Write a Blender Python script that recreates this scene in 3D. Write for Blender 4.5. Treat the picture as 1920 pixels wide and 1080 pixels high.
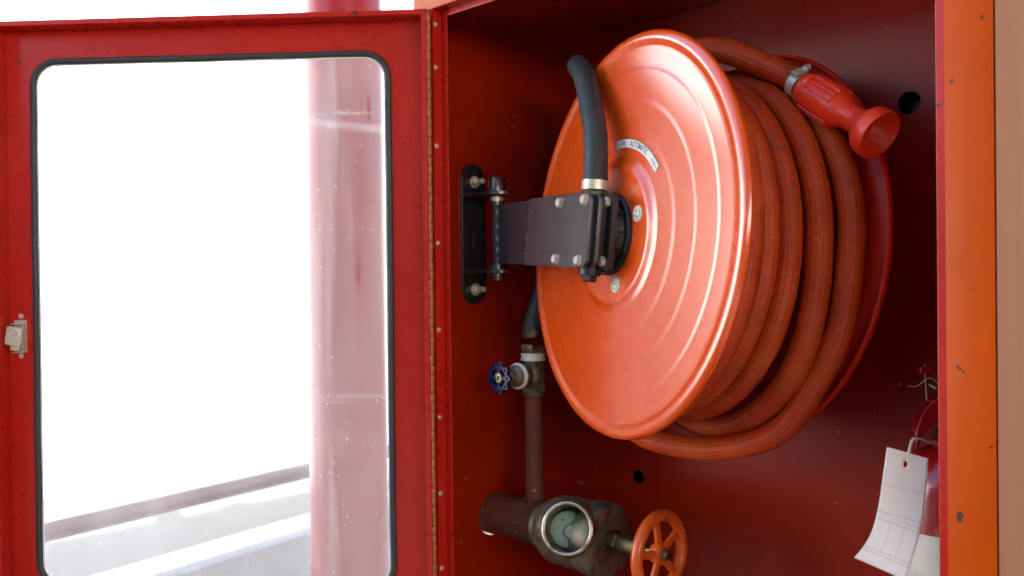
import bpy, bmesh, math, random
from mathutils import Vector, Matrix, noise
random.seed(7)
R = math.radians
V = Vector
S = bpy.context.scene
for o in list(bpy.data.objects):
    bpy.data.objects.remove(o)

# ------------------------------------------------------------------ camera
cam_d = bpy.data.cameras.new('camera')
cam = bpy.data.objects.new('camera', cam_d)
S.collection.objects.link(cam)
CAM = V((1.1128, -0.9378, 1.30))
yaw, pitch, roll = R(45), -0.0066, 0.0111
fw = V((-math.sin(yaw) * math.cos(pitch), math.cos(yaw) * math.cos(pitch), math.sin(pitch)))
r0 = V((math.cos(yaw), math.sin(yaw), 0))
u0 = r0.cross(fw)
rt = r0 * math.cos(roll) - u0 * math.sin(roll)
up = u0 * math.cos(roll) + r0 * math.sin(roll)
cam.matrix_world = Matrix(((rt.x, up.x, -fw.x, CAM.x), (rt.y, up.y, -fw.y, CAM.y), (rt.z, up.z, -fw.z, CAM.z), (0, 0, 0, 1)))
cam_d.sensor_width = 36
cam_d.lens = 31.875
cam_d.clip_start = 0.02
cam_d.clip_end = 500
cam_d.dof.use_dof = True
cam_d.dof.focus_distance = 1.15
cam_d.dof.aperture_fstop = 7.0
S.camera = cam

# ------------------------------------------------------------------ daylight
SUN = V((0.80, -0.28, 0.53)).normalized()
w = bpy.data.worlds.new('World')
S.world = w
w.use_nodes = True
nt = w.node_tree
sky = nt.nodes.new('ShaderNodeTexSky')
sky.sky_type = 'NISHITA'
sky.sun_disc = False
sky.sun_elevation = math.asin(SUN.z)
sky.sun_rotation = math.atan2(SUN.x, SUN.y)
nt.links.new(sky.outputs[0], nt.nodes['Background'].inputs[0])
nt.nodes['Background'].inputs[1].default_value = 0.12
sun_d = bpy.data.lights.new('sun', 'SUN')
sun_d.energy = 5.0
sun_d.angle = R(0.5)
sun_d.color = (1, 0.96, 0.9)
sun = bpy.data.objects.new('sun', sun_d)
sun.rotation_euler = (-SUN).to_track_quat('-Z', 'Y').to_euler()
sun.location = (2, -3, 6)
S.collection.objects.link(sun)
S.view_settings.view_transform = 'Standard'
S.view_settings.look = 'None'
S.view_settings.exposure = 2.5
S.view_settings.gamma = 1


# ------------------------------------------------------------------ materials
def new_mat(name):
    m = bpy.data.materials.new(name)
    m.use_nodes = True
    n = m.node_tree
    b = n.nodes['Principled BSDF']
    return m, n, b


def node(n, t, **kw):
    x = n.nodes.new(t)
    for k, v in kw.items():
        if k in x.inputs:
            x.inputs[k].default_value = v
        else:
            setattr(x, k, v)
    return x


def ntex(n, scale, detail=4, rough=0.55, vec=None, stretch=None):
    tc = node(n, 'ShaderNodeTexCoord')
    src = tc.outputs['UV' if vec == 'uv' else 'Object']
    if stretch:
        mp = node(n, 'ShaderNodeMapping')
        mp.inputs['Scale'].default_value = stretch
        n.links.new(src, mp.inputs[0])
        src = mp.outputs[0]
    t = node(n, 'ShaderNodeTexNoise', Scale=scale, Detail=detail, Roughness=rough)
    n.links.new(src, t.inputs['Vector'])
    return t.outputs['Fac']


def ramp(n, fac, stops):
    r = node(n, 'ShaderNodeValToRGB')
    e = r.color_ramp.elements
    while len(e) > 1:
        e.remove(e[-1])
    e[0].position = stops[0][0]
    c = stops[0][1]
    e[0].color = c if len(c) == 4 else (*c, 1)
    for p, c in stops[1:]:
        q = e.new(p)
        q.color = c if len(c) == 4 else (*c, 1)
    n.links.new(fac, r.inputs[0])
    return r.outputs[0]


def mixc(n, fac, a, b):
    m = node(n, 'ShaderNodeMix', data_type='RGBA')
    for s, v in ((m.inputs[0], fac), (m.inputs[6], a), (m.inputs[7], b)):
        if hasattr(v, 'is_output'):
            n.links.new(v, s)
        elif isinstance(v, (int, float)):
            s.default_value = v
        else:
            s.default_value = (*v, 1)
    return m.outputs[2]


def bump(n, b, fac, strength, dist=0.001):
    bp = node(n, 'ShaderNodeBump', Strength=strength, Distance=dist)
    n.links.new(fac, bp.inputs['Height'])
    n.links.new(bp.outputs[0], b.inputs['Normal'])
    return bp


def g(v):
    return (v, v, v)


def paint(name, col, rough=0.32, vary=0.15, chips=None, chip_at=0.74, chip_scale=45, scuffs=0.0, coat=0.0, peel=0.12, spec=0.5, coat_ior=1.5, coat_rough=.12):
    m, n, b = new_mat(name)
    f1 = ntex(n, 7, 5)
    dark = tuple(c * (1 - vary) for c in col)
    light = tuple(min(1, c * (1 + vary)) for c in col)
    c = ramp(n, f1, [(0.3, dark), (0.7, light)])
    if scuffs:
        s = ntex(n, 60, 6, 0.7, stretch=(1, 1, 0.25))
        sf = ramp(n, s, [(0.62, g(0)), (0.80, g(scuffs))])
        c = mixc(n, sf, c, tuple(0.55 * x + 0.25 for x in col))
    if chips:
        k = ntex(n, chip_scale, 2, 0.4)
        kf = ramp(n, k, [(chip_at, g(0)), (chip_at + 0.012, g(1))])
        c = mixc(n, kf, c, chips)
    n.links.new(c, b.inputs['Base Color'])
    rr = ramp(n, ntex(n, 25, 5, 0.65), [(0.3, g(rough * 0.88)), (0.75, g(min(1, rough * 1.18)))])
    n.links.new(rr, b.inputs['Roughness'])
    b.inputs['Coat Weight'].default_value = coat
    b.inputs['Coat Roughness'].default_value = coat_rough
    b.inputs['Coat IOR'].default_value = coat_ior
    b.inputs['Specular IOR Level'].default_value = spec
    bump(n, b, ntex(n, 260, 2), peel, 0.0006)
    return m


def metal(name, col, rough=0.35, vary=0.25, metallic=1.0, scale=60, grime=None):
    m, n, b = new_mat(name)
    c = ramp(n, ntex(n, scale, 5, 0.6), [(0.3, tuple(x * (1 - vary) for x in col)), (0.7, col)])
    if grime:
        f = ramp(n, ntex(n, scale * 0.6, 5, 0.7), [(0.48, g(0)), (0.66, g(0.85))])
        c = mixc(n, f, c, grime)
    n.links.new(c, b.inputs['Base Color'])
    b.inputs['Metallic'].default_value = metallic
    n.links.new(ramp(n, ntex(n, scale * 2, 3), [(0.3, g(rough * 0.8)), (0.7, g(rough * 1.3))]), b.inputs['Roughness'])
    bump(n, b, ntex(n, scale * 4, 3), 0.25, 0.0006)
    return m


RED = paint('red_cabinet_paint', (0.48, 0.0130, 0.0065), 0.28, 0.08, scuffs=0.05, spec=0.4, chips=(0.09, 0.02, 0.015), chip_at=0.745, chip_scale=70)
RED_IN = paint('red_shaded_interior_paint', (0.30, 0.0120, 0.0015), 0.30, 0.10, scuffs=0.02, spec=0.2, chips=(0.30, 0.16, 0.12), chip_at=0.755, chip_scale=70)  # darker copy of the cabinet red, interior shade put into the colour
ORANGE = paint('orange_cabinet_paint', (0.50, 0.066, 0.0008), 0.42, 0.06, scuffs=0.06, spec=0.15, chips=(0.075, 0.045, 0.03), chip_at=0.70, chip_scale=70)
REEL = paint('orange_reel_enamel', (0.74, 0.075, 0.0015), 0.26, 0.05, scuffs=0.04, coat=1.0, spec=0.25, chips=(0.30, 0.05, 0.03), chip_at=0.76, chip_scale=90, peel=0.06, coat_ior=1.95, coat_rough=.20)
REEL_BACK = paint('red_reel_enamel', (0.60, 0.020, 0.008), 0.4, 0.1, spec=.3)
BLACK = paint('black_satin_paint', (0.015, 0.0155, 0.021), 0.30, 0.1, scuffs=0.0, spec=1.0, coat=.5, peel=0.12, coat_rough=.25)
WELD = metal('bare_weld_metal', (0.16, 0.15, 0.15), 0.3, 0.5, scale=200)
CASTBLACK = paint('black_cast_plastic', (0.010, 0.010, 0.011), 0.42, 0.2, peel=0.3)
ZINC = metal('zinc_plated_steel', (0.68, 0.64, 0.53), 0.36, 0.15, metallic=0.45)
IVORY = paint('ivory_washer', (0.62, 0.60, 0.52), 0.45, 0.15)
BRASS = metal('dull_brass', (0.34, 0.25, 0.11), 0.42, 0.45, grime=(0.05, 0.035, 0.02))
DARKBRASS = metal('tarnished_brass', (0.25, 0.21, 0.135), 0.42, 0.4, metallic=0.6, scale=30, grime=(0.035, 0.022, 0.013))
RINGMETAL = metal('worn_outlet_metal', (0.62, 0.55, 0.46), 0.30, 0.4, grime=(0.16, 0.09, 0.04))
VERDIGRIS = paint('verdigris_disc', (0.20, 0.27, 0.22), 0.6, 0.35, chips=(0.03, 0.03, 0.03), chip_at=0.68, chip_scale=120)
BROWNPIPE = paint('brown_primer_pipe', (0.15, 0.046, 0.026), 0.55, 0.4, scuffs=0.22, chips=(0.34, 0.26, 0.20), chip_at=0.72, chip_scale=140, peel=0.7, spec=0.15)
BLUE = paint('blue_enamel', (0.006, 0.013, 0.065), 0.3, 0.2)
WHEELORANGE = paint('orange_handwheel_enamel', (0.70, 0.10, 0.012), 0.30, 0.12, chips=(0.40, 0.18, 0.10), chip_at=0.76, chip_scale=150, coat=0.2)
WHITEPL = paint('white_thread_tape', (0.78, 0.77, 0.74), 0.5, 0.08, chips=(0.4, 0.38, 0.33), chip_at=0.72, chip_scale=150)
NOZRED = paint('red_nozzle_plastic', (0.93, 0.055, 0.018), 0.34, 0.08, scuffs=0.45, coat=0.15, chips=(0.55, 0.16, 0.12), chip_at=0.72, chip_scale=180)
STANDRED = paint('red_standpipe_paint', (0.36, 0.014, 0.024), 0.30, 0.1)
EXTRED = paint('extinguisher_red', (0.24, 0.003, 0.005), 0.20, 0.05, coat=0.5, peel=0.03)
LABELWHITE = paint('label_white', (0.78, 0.78, 0.76), 0.4, 0.04)
INK = paint('black_ink', (0.012, 0.012, 0.012), 0.5, 0.05)
RUBBER = paint('black_rubber', (0.030, 0.033, 0.036), 0.50, 0.2, scuffs=0.06, peel=0.3)
WHITEWALL = paint('white_masonry_paint', (0.86, 0.86, 0.85), 0.7, 0.02, peel=0.5)
PARAPET = paint('beige_parapet_paint', (0.62, 0.56, 0.50), 0.7, 0.06, peel=0.5)
PAVING = paint('warm_yard_paving', (0.085, 0.052, 0.034), 0.8, 0.15, peel=0.6)
TERRACE = paint('grey_terrace_floor', (0.095, 0.097, 0.095), 0.8, 0.06, peel=0.6)
CONCRETE = paint('pale_concrete', (0.46, 0.46, 0.44), 0.8, 0.12, peel=0.6)
RAILMETAL = paint('worn_red_white_rail', (0.26, 0.14, 0.11), 0.35, 0.4, scuffs=0.5)
LATCHTAN = paint('latch_tan_metal', (0.58, 0.50, 0.36), 0.35, 0.08)
KNUCKLE = paint('painted_hinge_orange', (0.36, 0.085, 0.010), 0.42, 0.3, scuffs=0.1)
STRING = paint('cotton_string', (0.62, 0.55, 0.46), 0.8, 0.2)


def tan_mat():
    m, n, b = new_mat('tan_painted_timber')
    f = ntex(n, 30, 5, 0.6, stretch=(1, 1, 0.03))
    c = ramp(n, f, [(0.3, (0.30, 0.118, 0.056)), (0.7, (0.36, 0.150, 0.076))])
    k = ramp(n, ntex(n, 60, 3, 0.5, stretch=(1, 1, 0.25)), [(0.73, g(0)), (0.75, g(1))])
    c = mixc(n, k, c, (0.10, 0.055, 0.03))
    n.links.new(c, b.inputs['Base Color'])
    b.inputs['Roughness'].default_value = 0.6
    b.inputs['Specular IOR Level'].default_value = 0.3
    bump(n, b, f, 0.4, 0.001)
    return m


TAN = tan_mat()


def hose_mat():
    m, n, b = new_mat('braided_red_rubber_hose')
    tc = node(n, 'ShaderNodeTexCoord')
    # uv: u round the hose (0..1), v metres along it
    sep = node(n, 'ShaderNodeSeparateXYZ')
    n.links.new(tc.outputs['UV'], sep.inputs[0])

    def wave(a, bb):
        m1 = node(n, 'ShaderNodeMath', operation='MULTIPLY')
        m1.inputs[1].default_value = a
        n.links.new(sep.outputs[0], m1.inputs[0])
        m2 = node(n, 'ShaderNodeMath', operation='MULTIPLY_ADD')
        m2.inputs[1].default_value = bb
        n.links.new(sep.outputs[1], m2.inputs[0])
        n.links.new(m1.outputs[0], m2.inputs[2])
        s = node(n, 'ShaderNodeMath', operation='SINE')
        n.links.new(m2.outputs[0], s.inputs[0])
        return s.outputs[0]
    h = node(n, 'ShaderNodeMath', operation='MULTIPLY')
    n.links.new(wave(6.283 * 9, 1700), h.inputs[0])
    n.links.new(wave(-6.283 * 9, 1700), h.inputs[1])
    f = ntex(n, 9, 6, 0.6)
    c = ramp(n, f, [(0.30, (0.38, 0.026, 0.006)), (0.52, (0.48, 0.050, 0.007)), (0.72, (0.56, 0.095, 0.011))])
    dirt = ramp(n, ntex(n, 26, 7, 0.72), [(0.50, g(0)), (0.70, g(0.42))])
    c = mixc(n, dirt, c, (0.09, 0.035, 0.020))
    sc = ramp(n, ntex(n, 140, 4, 0.7), [(0.66, g(0)), (0.74, g(0.6))])
    c = mixc(n, sc, c, (0.50, 0.24, 0.14))
    n.links.new(c, b.inputs['Base Color'])
    n.links.new(ramp(n, ntex(n, 30, 4), [(0.3, g(0.34)), (0.7, g(0.56))]), b.inputs['Roughness'])
    b.inputs['Specular IOR Level'].default_value = 0.35
    bump(n, b, h.outputs[0], 0.45, 0.0008)
    return m


HOSE = hose_mat()


def glass_mat():
    m = bpy.data.materials.new('dusty_clear_pane')
    m.use_nodes = True
    n = m.node_tree
    n.nodes.clear()
    out = node(n, 'ShaderNodeOutputMaterial')
    tr = node(n, 'ShaderNodeBsdfTransparent')
    tr.inputs[0].default_value = (0.97, 0.98, 0.985, 1)
    gl = node(n, 'ShaderNodeBsdfGlossy', Roughness=0.03)
    fr = node(n, 'ShaderNodeFresnel', IOR=1.5)
    mx = node(n, 'ShaderNodeMixShader')
    n.links.new(fr.outputs[0], mx.inputs[0])
    n.links.new(tr.outputs[0], mx.inputs[1])
    n.links.new(gl.outputs[0], mx.inputs[2])
    df = node(n, 'ShaderNodeBsdfDiffuse')
    df.inputs[0].default_value = (0.80, 0.80, 0.82, 1)
    tl = node(n, 'ShaderNodeBsdfTranslucent')
    tl.inputs[0].default_value = (0.80, 0.80, 0.82, 1)
    dm = node(n, 'ShaderNodeMixShader')
    dm.inputs[0].default_value = 0.5
    n.links.new(df.outputs[0], dm.inputs[1])
    n.links.new(tl.outputs[0], dm.inputs[2])
    # dust film: soft patches, vertical run marks, specks, wiped scratches; also suggests the pane's reflections
    a = ramp(n, ntex(n, 5, 5, 0.6, stretch=(1, 1, 0.35)), [(0.25, g(0.075)), (0.75, g(0.19))])
    b = ramp(n, ntex(n, 26, 4, 0.6, stretch=(1, 1, 0.06)), [(0.50, g(0)), (0.72, g(0.18))])
    s = ramp(n, ntex(n, 150, 2, 0.5), [(0.72, g(0)), (0.76, g(0.40))])
    t = ramp(n, ntex(n, 16, 4, 0.7, stretch=(0.35, 0.35, 3.0)), [(0.70, g(0)), (0.76, g(0.12))])
    tc = node(n, 'ShaderNodeTexCoord')
    sp_ = node(n, 'ShaderNodeSeparateXYZ')
    n.links.new(tc.outputs['Object'], sp_.inputs[0])

    def mth(op, x, y):
        q = node(n, 'ShaderNodeMath', operation=op)
        for sck, vv in ((q.inputs[0], x), (q.inputs[1], y)):
            if hasattr(vv, 'is_output'):
                n.links.new(vv, sck)
            else:
                sck.default_value = vv
        return q.outputs[0]
    wob = mth('MULTIPLY', ntex(n, 24, 5, 0.7), 0.022)
    zz = mth('ADD', sp_.outputs[2], wob)
    near = mth('GREATER_THAN', sp_.outputs[0], -0.172)
    pat = ramp(n, ntex(n, 40, 5, 0.75), [(0.40, g(0)), (0.66, g(0.17))])
    sm = None
    for z0_, hw in ((1.592, .0022), (1.401, .0016), (1.358, .0008), (1.126, .0034), (1.118, .0012)):
        line = mth('LESS_THAN', mth('ABSOLUTE', mth('SUBTRACT', zz, z0_), 0), hw)
        sm = line if sm is None else mth('MAXIMUM', sm, line)
    smear = mth('MULTIPLY', mth('MULTIPLY', sm, near), pat)
    # dust gathered along the gasket
    ed = mth('SUBTRACT', 1.0, mth('MULTIPLY', mth('ABSOLUTE', mth('SUBTRACT', sp_.outputs[0], -0.060), 0), 28.0))
    edge = mth('MULTIPLY', mth('MAXIMUM', ed, 0.0), 0.20)
    clear = ramp(n, ntex(n, 30, 3, 0.5, stretch=(1.6, 1.6, .22)), [(0.66, g(0)), (0.74, g(0.10))])
    prev = mth('SUBTRACT', a, clear)
    for q in (b, s, t, smear, edge):
        ad = node(n, 'ShaderNodeMath', operation='ADD', use_clamp=True)
        n.links.new(prev, ad.inputs[0])
        n.links.new(q, ad.inputs[1])
        prev = ad.outputs[0]
    fx = node(n, 'ShaderNodeMixShader')
    n.links.new(prev, fx.inputs[0])
    n.links.new(mx.outputs[0], fx.inputs[1])
    n.links.new(dm.outputs[0], fx.inputs[2])
    n.links.new(fx.outputs[0], out.inputs[0])
    return m


PANE = glass_mat()


def paper_mat():
    m, n, b = new_mat('white_tag_card')
    tc = node(n, 'ShaderNodeTexCoord')
    sep = node(n, 'ShaderNodeSeparateXYZ')
    n.links.new(tc.outputs['UV'], sep.inputs[0])
    # faint print: ruled lines and columns showing as pale grey
    def band(sock, lo, hi):
        a = node(n, 'ShaderNodeMath', operation='GREATER_THAN')
        a.inputs[1].default_value = lo
        n.links.new(sock, a.inputs[0])
        c = node(n, 'ShaderNodeMath', operation='LESS_THAN')
        c.inputs[1].default_value = hi
        n.links.new(sock, c.inputs[0])
        p = node(n, 'ShaderNodeMath', operation='MULTIPLY')
        n.links.new(a.outputs[0], p.inputs[0])
        n.links.new(c.outputs[0], p.inputs[1])
        return p.outputs[0]
    tot = None
    u, v = sep.outputs[0], sep.outputs[1]
    parts = [band(v, x, x + 0.012) for x in (0.30, 0.34, 0.55, 0.585, 0.62, 0.885, 0.91)]
    text = ntex(n, 28, 3, 0.6, vec='uv', stretch=(1.6, 3.2, 1))
    tx = node(n, 'ShaderNodeMath', operation='MULTIPLY')
    n.links.new(ramp(n, text, [(0.5, g(0)), (0.62, g(0.8))]), tx.inputs[0])
    n.links.new(band(v, 0.22, 0.62), tx.inputs[1])
    parts.append(tx.outputs[0])
    for x in (0.35, 0.66):
        q = node(n, 'ShaderNodeMath', operation='MULTIPLY')
        n.links.new(band(u, x, x + 0.03), q.inputs[0])
        n.links.new(band(v, 0.62, 0.885), q.inputs[1])
        parts.append(q.outputs[0])
    for p in parts:
        if tot is None:
            tot = p
        else:
            ad = node(n, 'ShaderNodeMath', operation='MAXIMUM')
            n.links.new(tot, ad.inputs[0])
            n.links.new(p, ad.inputs[1])
            tot = ad.outputs[0]
    sc = node(n, 'ShaderNodeMath', operation='MULTIPLY')
    sc.inputs[1].default_value = 0.32
    n.links.new(tot, sc.inputs[0])
    c = mixc(n, sc.outputs[0], (0.86, 0.86, 0.86), (0.45, 0.45, 0.48))
    n.links.new(c, b.inputs['Base Color'])
    b.inputs['Roughness'].default_value = 0.6
    return m


CARD = paper_mat()


# ------------------------------------------------------------------ building helpers
def frame(origin, ux, uy):
    ux = V(ux).normalized()
    uy = V(uy)
    uy = (uy - ux * uy.dot(ux)).normalized()
    uz = ux.cross(uy)
    return Matrix(((ux.x, uy.x, uz.x, origin[0]), (ux.y, uy.y, uz.y, origin[1]), (ux.z, uy.z, uz.z, origin[2]), (0, 0, 0, 1)))


def axis_frame(origin, ax):
    ax = V(ax).normalized()
    t = V((0, 0, 1)) if abs(ax.z) < 0.9 else V((1, 0, 0))
    ux = t.cross(ax).normalized()
    return frame(origin, ux, ax.cross(ux))


def box(bm, lo, hi, bevel=0.0, M=None, seg=2):
    r = bmesh.ops.create_cube(bm, size=1)
    vs = r['verts']
    for v in vs:
        v.co = V([lo[i] + (v.co[i] + 0.5) * (hi[i] - lo[i]) for i in range(3)])
    if bevel:
        es = list({e for v in vs for e in v.link_edges})
        q = bmesh.ops.bevel(bm, geom=es, offset=bevel, segments=seg, affect='EDGES', profile=0.5)
        vs = list({v for f in q['faces'] for v in f.verts} | {v for v in vs if v.is_valid})
    if M:
        for v in vs:
            v.co = M @ v.co
    return vs


def lathe(bm, prof, M, seg=48, a0=0.0, a1=2 * math.pi, closed=False):
    full = abs(a1 - a0 - 2 * math.pi) < 1e-6
    k = seg if full else seg + 1
    rings = []
    for r, z in prof:
        if r < 1e-7:
            rings.append([bm.verts.new(M @ V((0, 0, z)))] * k)
        else:
            rings.append([bm.verts.new(M @ V((r * math.cos(a0 + (a1 - a0) * i / seg), r * math.sin(a0 + (a1 - a0) * i / seg), z))) for i in range(k)])
    n = len(rings)
    pairs = [(j, (j + 1) % n) for j in range(n if closed else n - 1)]
    for j, j2 in pairs:
        for i in range(seg):
            i2 = (i + 1) % k
            q = [rings[j][i], rings[j][i2], rings[j2][i2], rings[j2][i]]
            u = []
            for v in q:
                if v not in u:
                    u.append(v)
            if len(u) > 2:
                try:
                    bm.faces.new(u)
                except ValueError:
                    pass


def cyl(bm, p0, p1, ra, rb=None, seg=24, bev=0.0):
    p0, p1 = V(p0), V(p1)
    L = (p1 - p0).length
    rb = ra if rb is None else rb
    b = bev
    prof = [(0, 0), (ra - b, 0), (ra, b), (rb, L - b), (rb - b, L), (0, L)] if b else [(0, 0), (ra, 0), (rb, L), (0, L)]
    lathe(bm, prof, axis_frame(p0, p1 - p0), seg)


def hexbolt(bm, p, ax, r, h, washer=0.0, stub=0.0):
    """hex head with a chamfer, optional washer and threaded stub"""
    ax = V(ax).normalized()
    M = axis_frame(p, ax)
    z = 0
    if washer:
        lathe(bm, [(0, 0), (washer, 0), (washer, 0.0012), (0, 0.0012)], M, 20)
        z = 0.0012
    lathe(bm, [(0, z), (r, z), (r, z + h * 0.78), (r * 0.80, z + h), (0, z + h)], M, 6, a0=0.3, a1=0.3 + 2 * math.pi)
    if stub:
        lathe(bm, [(0, z + h - .0005), (r * .55, z + h - .0005), (r * .55, z + h + stub), (r * .42, z + h + stub + .0008), (0, z + h + stub + .0008)], M, 14)


def rrect(x0, y0, x1, y1, r, seg=8):
    rr = r if isinstance(r, (list, tuple)) else [r] * 4
    pts = []
    for (cx, cy, a, q) in ((x1, y1, 0, rr[0]), (x0, y1, 90, rr[1]), (x0, y0, 180, rr[2]), (x1, y0, 270, rr[3])):
        sx = -1 if cx == x1 else 1
        sy = -1 if cy == y1 else 1
        if q <= 0:
            pts.append((cx, cy))
            continue
        for i in range(seg + 1):
            t = R(a + 90 * i / seg)
            pts.append((cx + sx * q + q * math.cos(t), cy + sy * q + q * math.sin(t)))
    return pts


def circ(cx, cy, r, seg=32):
    return [(cx + r * math.cos(2 * math.pi * i / seg), cy + r * math.sin(2 * math.pi * i / seg)) for i in range(seg)]


def plate(bm, outline, holes, z0, z1, M):
    """flat plate with holes, from z0 to z1 of frame M"""
    tmp = bmesh.new()
    es = []
    for loop in [outline] + list(holes):
        vs = [tmp.verts.new((x, y, z0)) for x, y in loop]
        for i in range(len(vs)):
            es.append(tmp.edges.new((vs[i], vs[(i + 1) % len(vs)])))
    bmesh.ops.triangle_fill(tmp, edges=es, use_beauty=True)
    r = bmesh.ops.extrude_face_region(tmp, geom=tmp.faces[:])
    for v in r['geom']:
        if isinstance(v, bmesh.types.BMVert):
            v.co.z = z1
    bmesh.ops.recalc_face_normals(tmp, faces=tmp.faces[:])
    mp = {}
    for v in tmp.verts:
        mp[v] = bm.verts.new(M @ v.co)
    for f in tmp.faces:
        bm.faces.new([mp[v] for v in f.verts])
    tmp.free()


def catmull(pts, step):
    P = [V(p) for p in pts]
    P = [P[0] * 2 - P[1]] + P + [P[-1] * 2 - P[-2]]
    out = []
    for i in range(1, len(P) - 2):
        a, b, c, d = P[i - 1], P[i], P[i + 1], P[i + 2]
        n = max(2, int((c - b).length / step))
        for k in range(n):
            t = k / n
            out.append(0.5 * ((2 * b) + (c - a) * t + (2 * a - 5 * b + 4 * c - d) * t * t + (3 * b - a - 3 * c + d) * t ** 3))
    out.append(P[-2])
    return out


def sweep(bm, pts, rad, seg=16, cap=True):
    """tube along points; rad is a number or a function of (length so far)"""
    uv = bm.loops.layers.uv.verify()
    T = []
    for i in range(len(pts)):
        a = pts[max(0, i - 1)]
        b = pts[min(len(pts) - 1, i + 1)]
        T.append((b - a).normalized())
    u = T[0].orthogonal().normalized()
    L = 0
    rings = []
    ls = []
    for i, p in enumerate(pts):
        if i:
            L += (p - pts[i - 1]).length
        u = (u - T[i] * u.dot(T[i])).normalized()
        v = T[i].cross(u)
        r = rad(L) if callable(rad) else rad
        rings.append([bm.verts.new(p + (u * math.cos(2 * math.pi * k / seg) + v * math.sin(2 * math.pi * k / seg)) * r) for k in range(seg)])
        ls.append(L)
    for i in range(len(pts) - 1):
        for k in range(seg):
            k2 = (k + 1) % seg
            f = bm.faces.new([rings[i][k], rings[i][k2], rings[i + 1][k2], rings[i + 1][k]])
            for lp, (a, b) in zip(f.loops, ((k, i), (k + 1, i), (k + 1, i + 1), (k, i + 1))):
                lp[uv].uv = (a / seg, ls[b])
    if cap:
        bm.faces.new(rings[0][::-1])
        bm.faces.new(rings[-1])


def tag(o, label=None, cat=None, group=None, kind=None):
    for k, v in (('label', label), ('category', cat), ('group', group), ('kind', kind)):
        if v:
            o[k] = v
    return o


WM = {}


def empty(name, loc, label, cat, group=None):
    o = bpy.data.objects.new(name, None)
    o.empty_display_size = 0.05
    S.collection.objects.link(o)
    o.location = loc
    WM[o.name] = Matrix.Translation(V(loc))
    return tag(o, label, cat, group)


def obj(name, bm, mat, parent=None, smooth=35, bev=0.0):
    """one mesh object; vertices are given in world metres"""
    bmesh.ops.recalc_face_normals(bm, faces=bm.faces[:])
    me = bpy.data.meshes.new(name)
    bm.to_mesh(me)
    bm.free()
    me.materials.append(mat)
    if smooth:
        for p in me.polygons:
            p.use_smooth = True
        me.set_sharp_from_angle(angle=R(smooth))
    o = bpy.data.objects.new(name, me)
    S.collection.objects.link(o)
    WM[o.name] = Matrix.Identity(4)
    if parent:
        o.parent = parent
        o.matrix_parent_inverse = WM[parent.name].inverted()
    if bev:
        m = o.modifiers.new('bevel', 'BEVEL')
        m.width = bev
        m.segments = 2
        m.limit_method = 'ANGLE'
        m.angle_limit = R(40)
    return o


def BM():
    return bmesh.new()


def text_obj(string, size, warp, mat, name, parent, sx=1.0, thick=0.0):
    cu = bpy.data.curves.new('letters', 'FONT')
    cu.body = string
    cu.size = size
    cu.align_x = 'CENTER'
    cu.align_y = 'CENTER'
    cu.resolution_u = 3
    cu.space_character = 1.14
    cu.offset = thick
    t = bpy.data.objects.new('letters', cu)
    S.collection.objects.link(t)
    dg = bpy.context.evaluated_depsgraph_get()
    me0 = bpy.data.meshes.new_from_object(t.evaluated_get(dg))
    bpy.data.objects.remove(t)
    bm = BM()
    bm.from_mesh(me0)
    bmesh.ops.subdivide_edges(bm, edges=[e for e in bm.edges if e.calc_length() > size * 0.3], cuts=2)
    for v in bm.verts:
        v.co = warp(v.co.x * sx, v.co.y)
    return obj(name, bm, mat, parent, smooth=0)


# ================================================================== SETTING
def cw(x, z, h):
    """a point measured from where the photographer stood: metres right, metres ahead, height"""
    return V((CAM.x + (x - z) * 0.70711, CAM.y + (x + z) * 0.70711, h))


FLOOR = -0.22
bm = BM()
bmesh.ops.create_grid(bm, x_segments=2, y_segments=2, size=150)
for v in bm.verts:
    v.co.z = FLOOR
tag(obj('ground', bm, PAVING), kind='structure')
bm = BM()
box(bm, (-16, -0.9, FLOOR - .1), (-0.35, 14, FLOOR + .004))
tag(obj('terrace_floor', bm, TERRACE), kind='structure')

PD = cw(0.567, 0.824, 0) - cw(0, 0, 0)          # direction in which the parapet runs
PD.normalize()
PN = V((PD.y, -PD.x, 0))                        # towards the cabinet


def wall(name, p, d, length, thick, z0, z1, mat, label, cat='wall', bevel=0.01):
    b = BM()
    n = V((d.y, -d.x, 0))
    box(b, (0, -thick, z0), (length, 0, z1), bevel, frame(V((p.x, p.y, 0)), d, -n) if False else Matrix(((d.x, -n.x, 0, p.x), (d.y, -n.y, 0, p.y), (0, 0, 1, 0), (0, 0, 0, 1))) @ Matrix.Scale(-1, 4, V((0, 1, 0))))
    return tag(obj(name, b, mat), label, cat)


corner = cw(-2.61, 8.0, 0)
wall('boundary_wall', corner - PD * 14, PD, 14, -0.25, FLOOR, 3.9, WHITEWALL, 'tall white far wall seen through the door pane, left of the faint corner')
wall('house_wall', corner, PN, 5.0, 0.25, FLOOR, 3.9, WHITEWALL, 'tall white wall right of the faint corner, behind the red standpipe')

pc = cw(-0.85, 3.01, 0)                         # parapet centre line passes here
PH = 1.30 - 0.83
b = BM()
Mp = Matrix(((PD.x, PN.x, 0, pc.x), (PD.y, PN.y, 0, pc.y), (0, 0, 1, 0), (0, 0, 0, 1)))
par = empty('parapet_wall', (pc.x, pc.y, FLOOR), 'low white-topped parapet with beige face under the handrail', 'parapet')
box(b, (-7, -0.065, FLOOR), (2.5, 0.065, PH - 0.03), 0.0, Mp)
obj('wall_face', b, PARAPET, par)
b = BM()
box(b, (-7, -0.075, PH - 0.03), (2.5, 0.07, PH), 0.006, Mp)
obj('coping', b, WHITEWALL, par)

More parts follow.
